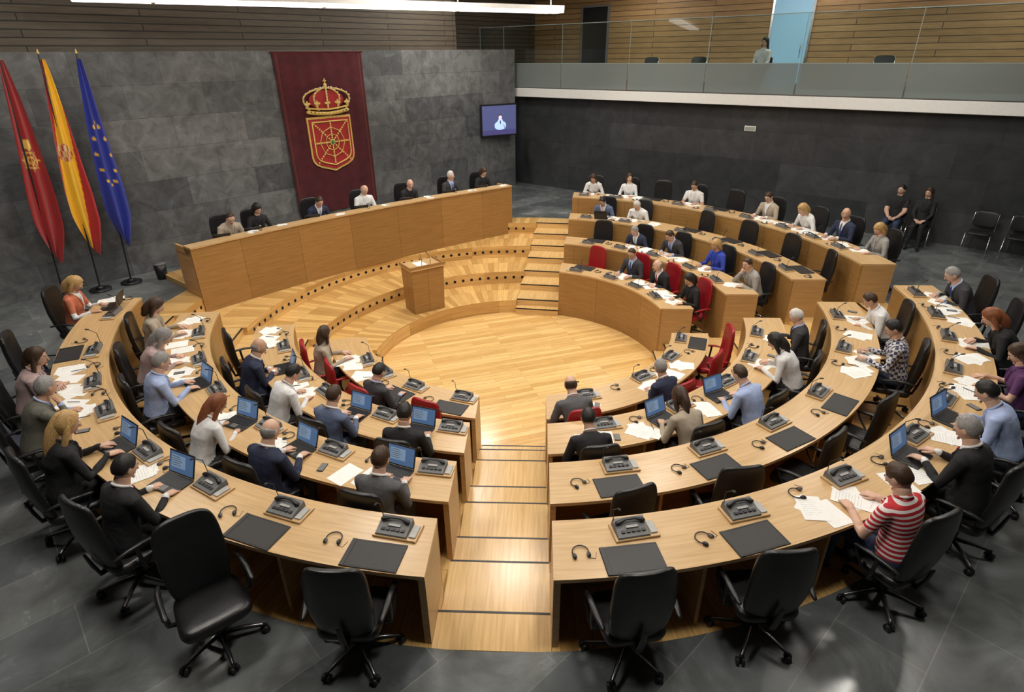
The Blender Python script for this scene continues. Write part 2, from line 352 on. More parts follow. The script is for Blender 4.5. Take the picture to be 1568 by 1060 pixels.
# ---------------------------------------------------------------- member desks
for s_ in 'ABC':
    fa,fb=SEC[s_]
    for k in (1,2,3,4):
        mb=MB(); r=ri(k); zt=.75-.3*(k-1); zf=-.3*(k-1); e=.055
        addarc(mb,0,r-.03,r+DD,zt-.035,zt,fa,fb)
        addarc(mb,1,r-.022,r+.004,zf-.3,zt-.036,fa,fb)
        def endp(fn,sg):
            g=lambda rr:fn(rr)+sg*.001/rr; h_=lambda rr:fn(rr)+sg*e/rr
            if sg>0: addarc(mb,2,r+.004,r+DD-.01,zf+.001,zt-.036,g,h_)
            else: addarc(mb,2,r+.004,r+DD-.01,zf+.001,zt-.036,h_,g)
        endp(fa,1); endp(fb,-1)
        a0,a1=fa(r+.3),fb(r+.3); nseg=max(2,round((a1-a0)*(r+.3)/1.12))
        for i in range(1,nseg):
            a=a0+(a1-a0)*i/nseg; dw=.016/(r+.3)
            addarc(mb,2,r+.02,r+DD-.07,zf+.001,zt-.036,a-dw,a+dw)
        addarc(mb,2,r+.02,r+.33,zt-.17,zt-.15,lambda rr:fa(rr)+e/rr,lambda rr:fb(rr)-e/rr)
        mb.obj('curved_bench_desk',[M_top,M_front,M_end])
# ---------------------------------------------------------------- presidential desk
PA=rad(81.5); PRr=27.8; pc=(-22.75*cos(PA),-22.75*sin(PA))
pa0,pa1=PA-rad(8.62),PA+rad(8.25)
kw=dict(cx=pc[0],cy=pc[1]); DZ=.10
mb=MB(); addarc(mb,0,PRr,29.6,-.9,DZ,pa0+.002,pa1-.002,radial=True,**kw); mb.obj('floor_dais',[M_terr])
mb=MB()
addarc(mb,1,PRr-.05,PRr-.001,-.3,.98,pa0,pa1,**kw)
addarc(mb,0,PRr-.07,PRr+.25,.98,1.01,pa0,pa1,**kw)
addarc(mb,0,PRr,PRr+.62,.72+DZ,.75+DZ,pa0,pa1,**kw)
addarc(mb,1,PRr,PRr+.22,.76+DZ,.975,pa0,pa1,**kw)
for a in (pa0,pa1-.0017): addarc(mb,2,PRr,PRr+.62,.005,.98,a,a+.0017,**kw)
mb.obj('presidential_desk',[M_top,M_front,M_end])
def P_at(xa,R):
    a=PA-xa/R; return (pc[0]+R*cos(a),pc[1]+R*sin(a)),a
mb=MB()
def frus(w0,d0,w1,d1,z0,z1):
    v=[(-w0,-d0,z0),(w0,-d0,z0),(w0,d0,z0),(-w0,d0,z0),(-w1,-d1,z1),(w1,-d1,z1),(w1,d1,z1),(-w1,d1,z1)]
    return v,[(0,3,2,1),(4,5,6,7),(0,1,5,4),(1,2,6,5),(2,3,7,6),(3,0,4,7)]
mb.add(frus(.36,.24,.38,.27,0,1.0),0,smooth=False); mb.add(frus(.41,.30,.41,.30,1.0,1.03),1,smooth=False)
mb.add(box(-.41,.41,-.30,-.27,1.03,1.09),0,smooth=False); mb.add(box(-.41,-.38,-.27,.3,1.03,1.07),0,smooth=False); mb.add(box(.38,.41,-.27,.3,1.03,1.07),0,smooth=False)
mb.add(box(-.15,.08,-.1,.18,1.03,1.036),2,smooth=False)
mb.add(tube([(.1,-.2,1.03),(.1,-.22,1.2),(.08,-.1,1.3)],.006,6),3); mb.add(tube([(.08,-.1,1.3),(.078,-.07,1.31)],.012,6),3)
mb.add(tube([(-.1,-.2,1.03),(-.1,-.22,1.2),(-.08,-.1,1.3)],.006,6),3)
mb.obj('lectern',[M_front,M_top,M_paper,M_plast],(.53,3.09,-.9),rad(-17))
# ---------------------------------------------------------------- banner
BW,BZ0,BZ1=2.42,.5,4.28
mb=MB(); nx,nz=50,30; v=[]
for j in range(nz+1):
    for i in range(nx+1):
        x=-BW/2+BW*i/nx; t=j/nz; z=BZ0+(BZ1-BZ0)*t
        v.append((x*(1-.01*(1-t)),-.05-.012*sin(i*.75+.6*sin(j*.2))-.01*(1-t),z))
f=[(j*(nx+1)+i,j*(nx+1)+i+1,(j+1)*(nx+1)+i+1,(j+1)*(nx+1)+i) for j in range(nz) for i in range(nx)]
fm=[1 if (i==1 or i==nx-2) else 0 for j in range(nz) for i in range(nx)]
mb.add((v,f),fm)
mb.add(tube([(-BW/2-.04,-.05,BZ1+.01),(BW/2+.04,-.05,BZ1+.01)],.018,8),1)
def flatpoly(pts,y,m):
    mb.add(([(p[0],y,p[1]) for p in pts]+[(p[0],y+.02,p[1]) for p in pts],[tuple(range(len(pts)))]+[(i,(i+1)%len(pts),len(pts)+(i+1)%len(pts),len(pts)+i) for i in range(len(pts))]),m,smooth=False)
def shield(w,z1,z0):
    h=z1-z0
    pts=[(-w,z1),(-w,z0+.30*h),(-w*.97,z0+.22*h),(-w*.86,z0+.15*h),(-w*.62,z0+.09*h),(-w*.3,z0+.045*h),(0,z0)]
    return pts+[(-p[0],p[1]) for p in reversed(pts[:-1])]
flatpoly(shield(.63,2.84,1.50),-.085,2); flatpoly(shield(.585,2.79,1.55),-.10,3)
cz=2.22
Sp=shield(.51,2.72,1.65)
mb.add(tube([(p[0],-.115,p[1]) for p in Sp]+[(Sp[0][0],-.115,Sp[0][1])],.020,5),2)
for k in range(8):
    a=k*math.pi/4; dx,dz=cos(a),sin(a); ll=.5 if k%2==0 else .66
    nb=10
    for q in range(1,nb+1):
        mb.add(sell(.026,.012,.026,nu=8,nv=4,ctr=(dx*ll*q/nb,-.115,cz+dz*ll*q/nb)),2)
for rr in (.2,.36):
    for k in range(8):
        a=k*math.pi/4; b=a+math.pi/4
        mb.add(tube([(rr*cos(a),-.113,cz+rr*sin(a)),(rr*cos(b),-.113,cz+rr*sin(b))],.011,5),2)
mb.add(sell(.05,.03,.05,nu=10,nv=6,ctr=(0,-.12,cz)),4)
mb.add(tube([(-.56,-.1,2.96),(-.3,-.12,2.92),(0,-.125,2.90),(.3,-.12,2.92),(.56,-.1,2.96)],.045,8),2)
mb.add(tube([(-.6,-.1,3.06),(-.32,-.12,3.02),(0,-.125,3.0),(.32,-.12,3.02),(.6,-.1,3.06)],.022,8),2)
for xx in (-.52,-.27,0,.27,.52):
    if xx==0: pts=[(0,-.12,3.0+.52*q/8) for q in range(9)]
    else:
        s_=math.copysign(1,xx); pts=[]
        for q in range(9):
            t=q/8; wx=abs(xx)*(1+ (.34 if abs(xx)>.4 else .45)*sin(min(1,t*1.25)*math.pi))*(1-t**2.6)
            pts.append((s_*wx,-.11,3.0+.5*math.sin(t*math.pi/2)**.9))
    mb.add(tube(pts,.024,6),2)
    mb.add(sell(.035,.02,.085,nu=8,nv=6,ctr=(xx*1.08,-.12,3.14)),2)
    for o_ in (-.05,.05): mb.add(sell(.04,.02,.03,nu=8,nv=6,ctr=(xx*1.08+o_,-.12,3.15)),2)
    for q in range(1,9):
        mb.add(sell(.019,.019,.019,nu=6,nv=4,ctr=(pts[q][0],-.135,pts[q][2]+.02)),5)
for q in range(-5,6): mb.add(sell(.02,.02,.02,nu=6,nv=4,ctr=(q*.1,-.15,2.91+.0022*q*q)),4 if q%2 else 3)
mb.add(sell(.5,.012,.23,nu=20,nv=8,ctr=(0,-.085,3.22)),3)
mb.add(sell(.05,.04,.05,nu=10,nv=6,ctr=(0,-.11,3.56)),2); mb.add(box(-.012,.012,-.12,-.1,3.58,3.71),2,smooth=False); mb.add(box(-.045,.045,-.12,-.1,3.64,3.665),2,smooth=False)
p=WA(1.72,0)
mb.obj('coat_of_arms_banner',[M_maroon,mat('hem',(.10,.02,.012),.8),M_gold,M_shred,M_green,M_white],(p[0],p[1],0),WR)
# ---------------------------------------------------------------- flags
def vcmat():
    m,nt,b=newmat('flag_cloth'); a=N(nt,'ShaderNodeVertexColor'); a.layer_name='Col'; L(nt,a.outputs[0],b.inputs['Base Color']); b.inputs['Roughness'].default_value=.7; b.inputs['Sheen Weight'].default_value=.2
    return m
M_flag=vcmat()
RED=(.42,.012,.015);YEL=(.85,.5,.02);BLU=(.015,.03,.30);GLD=(.8,.55,.1)
def col_nav(u,t):
    d=math.hypot((u-.5)*.5,(t-.47)*3.3)
    if .05<d<.075 or .12<d<.15 or (d<.2 and abs(math.sin(4*math.atan2((t-.47)*3.3,(u-.5)*.5)))<.22): return GLD
    if math.hypot((u-.5)*.5,(t-.39)*3.3)<.09: return GLD
    return (.33,.015,.015)
def col_esp(u,t):
    s_=u+(t-.5)*.55
    if math.hypot((u-.42)*.5,(t-.45)*3.3)<.16 :
        q=(int(u*13)+int(t*34))%3
        return ((.45,.05,.03),(.75,.6,.35),(.6,.35,.08))[q]
    return YEL if .14<s_<.78 else RED
def col_eu(u,t):
    for k in range(12):
        a=k*math.pi/6; x=.5+.33*cos(a); y=.48+.17*sin(a)
        if math.hypot((u-x)*.5,(t-y)*3.3)<.036: return YEL
    return BLU
def flag(name,xb,xt,colf,seed,yoff=.45):
    mb=MB(); b=WA(xb,yoff); t_=WA(xt,yoff)
    H=4.30; dx,dy=t_[0]-b[0],t_[1]-b[1]
    pole=lambda z:Vector((dx*z/H,dy*z/H,z))
    mb.add(cyl(0,0,0,.03,.2,24),1); mb.add(cyl(0,0,.03,.09,.09,16,.04),1)
    mb.add(tube([pole(.05),pole(H)],.015,8),1); mb.add(tube([pole(H),pole(H+.06)],[.022,.006],8),2)
    nu,nt_=44,130; off=len(mb.v); v=[]; cols=[]
    for j in range(nt_+1):
        t=j/nt_; z=4.2-3.5*t
        w=.07+.37*min(1,t*1.5)**.8
        if t>.8: w*=1-.70*((t-.8)/.2)**1.4
        for i in range(nu+1):
            u=i/nu
            zz=z+.25*(1-u)*t*t
            x=(u-.40)*w+.04*t; amp=.025+.045*t
            y=-amp*math.sin(u*13+seed+t*1.2)-.04*math.sin(u*5+seed*2)*t-.02
            v.append(tuple(pole(zz)+Vector((x+.02*sin(t*5+seed),y,0)))); cols.append(colf(u,t))
    f=[(j*(nu+1)+i,j*(nu+1)+i+1,(j+1)*(nu+1)+i+1,(j+1)*(nu+1)+i) for j in range(nt_) for i in range(nu)]
    mb.add((v,f),0)
    o=mb.obj(name,[M_flag,M_plast,M_gold],(b[0],b[1],0))
    ca=o.data.color_attributes.new('Col','FLOAT_COLOR','POINT')
    for i,c in enumerate(cols): ca.data[off+i].color=c4(c)
flag('navarre_flag',-4.88,-4.56,col_nav,.3); flag('spanish_flag',-4.26,-3.99,col_esp,1.7); flag('european_flag',-3.69,-3.42,col_eu,3.1)
# ---------------------------------------------------------------- chairs
def office_chair(cmat,nm):
    mb=MB()
    for k in range(5):
        a=k*2*math.pi/5+.3; c,s=cos(a),sin(a)
        mb.add(tube([(c*.03,s*.03,.115),(c*.16,s*.16,.105),(c*.31,s*.31,.075)],[.026,.02,.014],6,flat=.8),1)
        mb.add(tube([(c*.05,s*.05,.135),(c*.16,s*.16,.122),(c*.30,s*.30,.09)],[.008,.012,.007],5,flat=.4),2)
        M=Matrix.Translation((c*.315,s*.315,.032))@Matrix.Rotation(a+.5,4,'Z')@Matrix.Rotation(math.pi/2,4,'X')
        for o_ in (-.02,.02):
            mb.add(cyl(0,0,o_-.011,o_+.011,.031,12),1,M=M)
        mb.add(tube([(c*.315,s*.315,.04),(c*.315,s*.315,.085)],.009,6),1)
    mb.add(cyl(0,0,.09,.2,.032,12),1); mb.add(cyl(0,0,.2,.36,.02,12),2); mb.add(bbox(-.1,.1,-.13,.13,.345,.39,.01),1,smooth=False)
    mb.add(sell(.25,.235,.052,.45,.35,28,8,fn=lambda p:[p[0]*(1+.06*p[1]/.24),p[1],p[2]+.10*(p[0]**2)-.12*max(0,p[1]-.1)**1.3+.012],ctr=(0,.01,.415)),0)
    def bk(p):
        t=(p[2]+.36)/.72; x=p[0]*(1.0-.10*abs(t-.55)*2); seam=.006*abs(math.sin(t*math.pi*5))
        y=p[1]*(1+seam*20*(1 if p[1]>0 else 0)) + .9*x*x - .03*math.sin(t*math.pi*1.1)*1.2 -.08*t
        return [x,y+.02,p[2]]
    mb.add(sell(.24,.032,.36,.35,.5,26,28,fn=bk,ctr=(0,-.205,.79)),0)
    mb.add(tube([(0,-.1,.37),(0,-.25,.38),(0,-.28,.5),(0,-.30,.62)],[.03,.03,.028,.02],8,flat=.6),1)
    for s in (-1,1):
        mb.add(tube([(s*.2,-.03,.385),(s*.285,-.03,.40),(s*.30,-.05,.50),(s*.30,-.06,.63)],[.016,.018,.017,.017],8),1)
        mb.add(tube([(s*.30,.13,.625),(s*.30,.0,.65),(s*.295,-.12,.65),(s*.28,-.22,.63)],[.020,.024,.024,.018],8,flat=.65),0)
        mb.add(tube([(s*.30,.13,.625),(s*.302,.10,.55),(s*.30,.0,.43),(s*.24,-.02,.39)],[.012,.012,.012,.012],6),1)
    return mb.mesh(nm,[cmat,M_plast,M_chrome])
CH_B=office_chair(M_black,'office_chair_black'); CH_R=office_chair(M_red,'office_chair_red')
def visitor_chair():
    mb=MB()
    for s in (-1,1):
        mb.add(tube([(s*.24,.22,0.012),(s*.23,.20,.44),(s*.23,-.2,.45),(s*.24,-.26,.012)],.012,6),1)
        mb.add(tube([(s*.23,-.2,.45),(s*.22,-.27,.85)],.011,6),1)
    mb.add(sell(.23,.22,.025,.4,.4,20,6,ctr=(0,.0,.46)),0)
    mb.add(sell(.22,.018,.17,.4,.4,20,8,fn=lambda p:[p[0],p[1]+p[0]**2*.6-.12*p[2],p[2]],ctr=(0,-.26,.72)),0)
    return mb.mesh('visitor_chair',[M_plast,M_chrome])
CH_V=visitor_chair()
# ---------------------------------------------------------------- desk items
def m_console():
    mb=MB()
    mb.add(bbox(-.17,.20,-.10,.10,0,.02,.004),3,smooth=False)
    v=[(-.15,-.09,.02),(.12,-.09,.02),(.12,.09,.02),(-.15,.09,.02),(-.145,-.085,.035),(.115,-.085,.035),(.115,.085,.08),(-.145,.085,.08)]
    mb.add((v,[(0,3,2,1),(4,5,6,7),(0,1,5,4),(1,2,6,5),(2,3,7,6),(3,0,4,7)]),0,smooth=False)
    mb.add(tube([(-.12,.03,.085),(-.05,.045,.097),(.03,.045,.097),(.09,.03,.085)],[.022,.014,.014,.022],8,flat=.6),1)
    for i in range(5): mb.add(box(-.11+i*.042,-.08+i*.042,-.055,-.03,.047,.056),1,smooth=False)
    mb.add(box(-.06,.04,-.018,.008,.058,.066),2,smooth=False)
    mb.add(box(.13,.185,-.07,.06,.02,.032),2,smooth=False)
    mb.add(tube([(-.14,.07,.07),(-.15,.06,.2),(-.14,-.01,.27)],.004,5),1); mb.add(tube([(-.14,-.01,.27),(-.138,-.04,.28)],.009,6),1)
    return mb.mesh('desk_console',[M_grey,M_plast,M_lgrey,M_top])
def m_pad():
    mb=MB(); mb.add(bbox(-.23,.23,-.14,.14,0,.009,.003),0,smooth=False)
    for a in ((-.215,.215,-.128,-.124),(-.215,.215,.124,.128),(-.215,-.211,-.124,.124),(.211,.215,-.124,.124)): mb.add(box(*a,.009,.0105),1,smooth=False)
    mb.add(bbox(-.228,-.19,-.138,.138,.009,.013,.002),0,smooth=False)
    return mb.mesh('writing_pad',[mat('pad_leather',(.022,.02,.02),.5,bump=.1,scale=80),M_plast])
def m_phones():
    mb=MB(); k=.85; pts=[(.075*k*cos(a),.075*k*sin(a)+.02,.012) for a in [rad(-30+i*24) for i in range(11)]]
    mb.add(tube(pts,.005,6),0)
    for s in (-1,1): mb.add(sell(.016,.028,.014,nu=12,nv=6,ctr=(s*.056,-.02,.015)),0); mb.add(sell(.008,.020,.015,nu=10,nv=6,ctr=(s*.046,-.02,.016)),1)
    mb.add(tube([(.06,-.045,.003),(.10,-.06,.003),(.12,0,.003)],.002,5),0)
    return mb.mesh('headphones',[M_plast,M_grey])
def m_laptop():
    mb=MB(); mb.add(bbox(-.165,.165,-.115,.115,0,.018,.004),0,smooth=False)
    mb.add(box(-.145,.145,-.03,.1,.018,.020),1,smooth=False); mb.add(box(-.04,.04,-.1,-.04,.018,.0195),2,smooth=False)
    for r_ in range(4):
        for c in range(11): mb.add(box(-.14+c*.0256,-.119+c*.0256,-.025+r_*.03,-.001+r_*.03,.020,.022),0,smooth=False)
    M=Matrix.Translation((0,.115,.018))@Matrix.Rotation(rad(-20),4,'X')
    mb.add(bbox(-.165,.165,-.004,.006,0,.22,.003),0,smooth=False,M=M); mb.add(box(-.152,.152,-.0052,-.004,.014,.206),3,smooth=False,M=M)
    mb.add(box(-.13,.05,-.0058,-.0052,.06,.18),4,smooth=False,M=M)
    for q in range(5): mb.add(box(-.12,-.02+.012*(q%3),-.0063,-.0058,.16-q*.02,.166-q*.02),2,smooth=False,M=M)
    return mb.mesh('laptop',[M_plast,M_plast,M_grey,M_scr,emis('laptop_window',(.16,.25,.38),.6)])
def m_papers(seed):
    rnd=random.Random(seed); mb=MB()
    for i in range(rnd.choice([2,3,3,4])):
        M=Matrix.Translation((rnd.uniform(-.17,.17),rnd.uniform(-.06,.06),i*.0016))@Matrix.Rotation(rnd.uniform(-.6,.6),4,'Z')
        mb.add(box(-.105,.105,-.148,.148,0,.0012),0,smooth=False,M=M)
        if rnd.random()<.7:
            for q in range(9): mb.add(box(-.08,.03+rnd.uniform(0,.05),.11-q*.024,.1135-q*.024,.0012,.0015),1,smooth=False,M=M)
    if rnd.random()<.5: mb.add(tube([(.1,-.05,.012),(.16,.07,.012)],.004,6),2)
    return mb.mesh('papers',[M_paper,M_text,M_plast])
def m_mobile():
    mb=MB(); mb.add(bbox(-.035,.035,-.065,.065,0,.01,.003),0,smooth=False); mb.add(box(-.031,.031,-.055,.055,.01,.0105),1,smooth=False); return mb.mesh('mobile_phone',[M_plast,M_grey])
def m_glass():
    mb=MB(); mb.add(cyl(0,0,0,.11,.028,16,.034),0); return mb.mesh('water_glass',[M_glass])
CON,PAD,PHO,LAP,MOB,WGL=m_console(),m_pad(),m_phones(),m_laptop(),m_mobile(),m_glass()
PAP=[m_papers(i) for i in range(8)]
# ---------------------------------------------------------------- people
def norm(v): return v.normalized()
def ik(S,W,l1,l2,hint):
    d=W-S; D=d.length
    if D>(l1+l2)*.985: W=S+d.normalized()*(l1+l2)*.985; d=W-S; D=d.length
    a=(l1*l1-l2*l2+D*D)/(2*D); h=math.sqrt(max(0,l1*l1-a*a)); u=d.normalized()
    hh=(hint-u*hint.dot(u)).normalized()
    return S+u*a+hh*h,W
def hand(mb,W,d,up,side,curl,mi):
    d=norm(d); x=norm(d.cross(up)); n_=norm(x.cross(d))
    M=Matrix((( x.x,d.x,n_.x,W.x),(x.y,d.y,n_.y,W.y),(x.z,d.z,n_.z,W.z),(0,0,0,1)))
    mb.add(sell(.041,.052,.0155,.7,.6,12,8,fn=lambda p:[p[0]*(1+.12*p[1]/.05),p[1],p[2]],ctr=(0,.048,0)),mi,M=M)
    for i,(fx,ln) in enumerate(((-.031,.074),(-.0105,.082),(.0105,.078),(.031,.064)) if side>0 else ((.031,.074),(.0105,.082),(-.0105,.078),(-.031,.064))):
        p=Vector((fx,.088,0)); pts=[p.copy()-Vector((0,.02,0))]; a=.1; sp=fx*2.2
        pts.append(p.copy())
        for q,seg in enumerate((.45,.32,.23)):
            a+=curl*(.5,.9,.8)[q]*(1+.12*(i%3)); p=p+Vector((sp*.25,cos(a),-sin(a))).normalized()*ln*seg; pts.append(p.copy())
        mb.add(tube(pts,[.0092,.0095,.0088,.008,.0068],7),mi,M=M)
    s=-1 if side>0 else 1   # thumb towards the body's midline
    mb.add(tube([Vector((s*.022,.02,-.004)),Vector((s*.042,.045,-.010)),Vector((s*.056,.075,-.016)),Vector((s*.054,.100,-.020))],[.013,.0125,.0105,.0085],7),mi,M=M)
def head(mb,HM,hair,sex,MI):
    f=1.0 if sex=='m' else .95
    def sk(p):
        x,y,z=p[0]/.074,p[1]/.093,p[2]/.118
        if z<0:
            x*=1-.30*(-z)**1.4
            if y<0: y*=1-.28*(-z)
            else: y*=1-.10*(-z)**2
        if y>0: x*=1-.05*y
        return [x*.079*f,y*.095,z*.118]
    mb.add(sell(.074,.093,.118,1,1,28,22,fn=sk),MI[0],M=HM)
    mb.add(tube([(0,.086,.022),(0,.099,.0),(0,.110,-.020),(0,.094,-.028)],[.006,.009,.0125,.008],8),MI[0],M=HM)
    mb.add(sell(.022,.012,.014,nu=10,nv=6,ctr=(0,.082,-.088)),MI[0],M=HM)
    for s in (-1,1):
        mb.add(sell(.008,.020,.031,nu=10,nv=8,ctr=(s*.079*f,-.006,-.004)),MI[0],M=HM)
        mb.add(sell(.0150,.009,.0085,nu=10,nv=6,ctr=(s*.031,.0830,.012)),MI[2],M=HM)
        mb.add(sell(.0075,.005,.0075,nu=8,nv=6,ctr=(s*.031,.0895,.011)),MI[3],M=HM)
        mb.add(tube([(s*.013,.091,.029),(s*.030,.090,.034),(s*.047,.079,.029)],[.004,.005,.0025],5),MI[1] if hair!='bald' else MI[3],M=HM)
    mb.add(tube([(-.025,.081,-.054),(0,.0905,-.052),(.025,.081,-.054)],[.003,.007,.003],6),MI[4],M=HM)
    def ss(a,b,x): t=max(0,min(1,(x-a)/(b-a))); return t*t*(3-2*t)
    def hf(p):
        x,y,z=p[0]/.074,p[1]/.093,p[2]/.118
        if hair=='bald': mk=ss(.25,.5,-y+.35)*ss(-.62,-.4,z)*ss(.42,.22,z); th=.07
        elif hair=='short':
            line=.60*ss(.35,.8,y)-.55*ss(.0,-.5,y)+.12; mk=ss(line-.07,line+.07,z); th=.11
        elif hair=='receding':
            line=.80*ss(.0,.6,y)+.05-.5*ss(.0,-.5,y); mk=ss(line-.07,line+.07,z); th=.08
        else:
            line=.58*ss(.45,.85,y)-.75*ss(.45,.1,y)+.05; mk=ss(line-.08,line+.08,z); th=.17
        k=.92+(.08+th)*mk+(.016*math.sin(x*9+z*7)+.014*math.sin(y*13+x*5)+.005*math.sin(x*23+y*17)*math.cos(z*19))*mk
        q=sk(p); return [q[0]*k,q[1]*k-.004*mk,q[2]*k+.003*mk]
    mb.add(sell(.074,.093,.118,1,1,36,28,fn=hf),MI[1],M=HM)
    if hair in('long','bob'):
        dz=-.25 if hair=='long' else -.13
        mb.add(tube([(0,-.045,.05),(0,-.068,-.05),(0,-.078,-.05+dz*.5),(0,-.085,-.04+dz)],[.075,.085,.078,.045],14,flat=.55),MI[1],M=HM)
        for s in (-1,1):
            mb.add(tube([(s*.058,-.01,.05),(s*.078,-.012,-.03),(s*.08,-.015,-.05+dz*.6),(s*.072,.0,-.03+dz)],[.022,.028,.027,.012],8),MI[1],M=HM)
POSES={
 'type':dict(lean=14,hp=24,hy=0,R=(.11,.36,.80),L=(-.11,.36,.80),dR=(-.1,1,-.15),dL=(.1,1,-.15),c=.45),
 'write':dict(lean=24,hp=34,hy=6,R=(.13,.35,.785),L=(-.16,.36,.78),dR=(-.5,.8,-.12),dL=(.5,.85,-.05),c=.75),
 'read':dict(lean=10,hp=36,hy=-8,R=(.16,.33,.79),L=(-.16,.33,.79),dR=(-.35,.9,-.05),dL=(.35,.9,-.05),c=.5),
 'cross':dict(lean=18,hp=12,hy=14,R=(.03,.33,.785),L=(-.05,.30,.80),dR=(-.95,.25,-.05),dL=(.95,.3,-.03),c=.3),
 'chin':dict(lean=20,hp=10,hy=-22,R=(.06,.29,.98),L=(-.14,.36,.785),dR=(-.25,-.2,1),dL=(.6,.8,-.05),c=1.0),
 'back':dict(lean=-6,hp=8,hy=20,R=(.14,.25,.64),L=(-.14,.25,.64),dR=(-.5,.8,-.2),dL=(.5,.8,-.2),c=.5),
 'look':dict(lean=8,hp=4,hy=-28,R=(.15,.33,.79),L=(-.12,.33,.79),dR=(-.4,.9,-.05),dL=(.4,.9,-.05),c=.4),
}
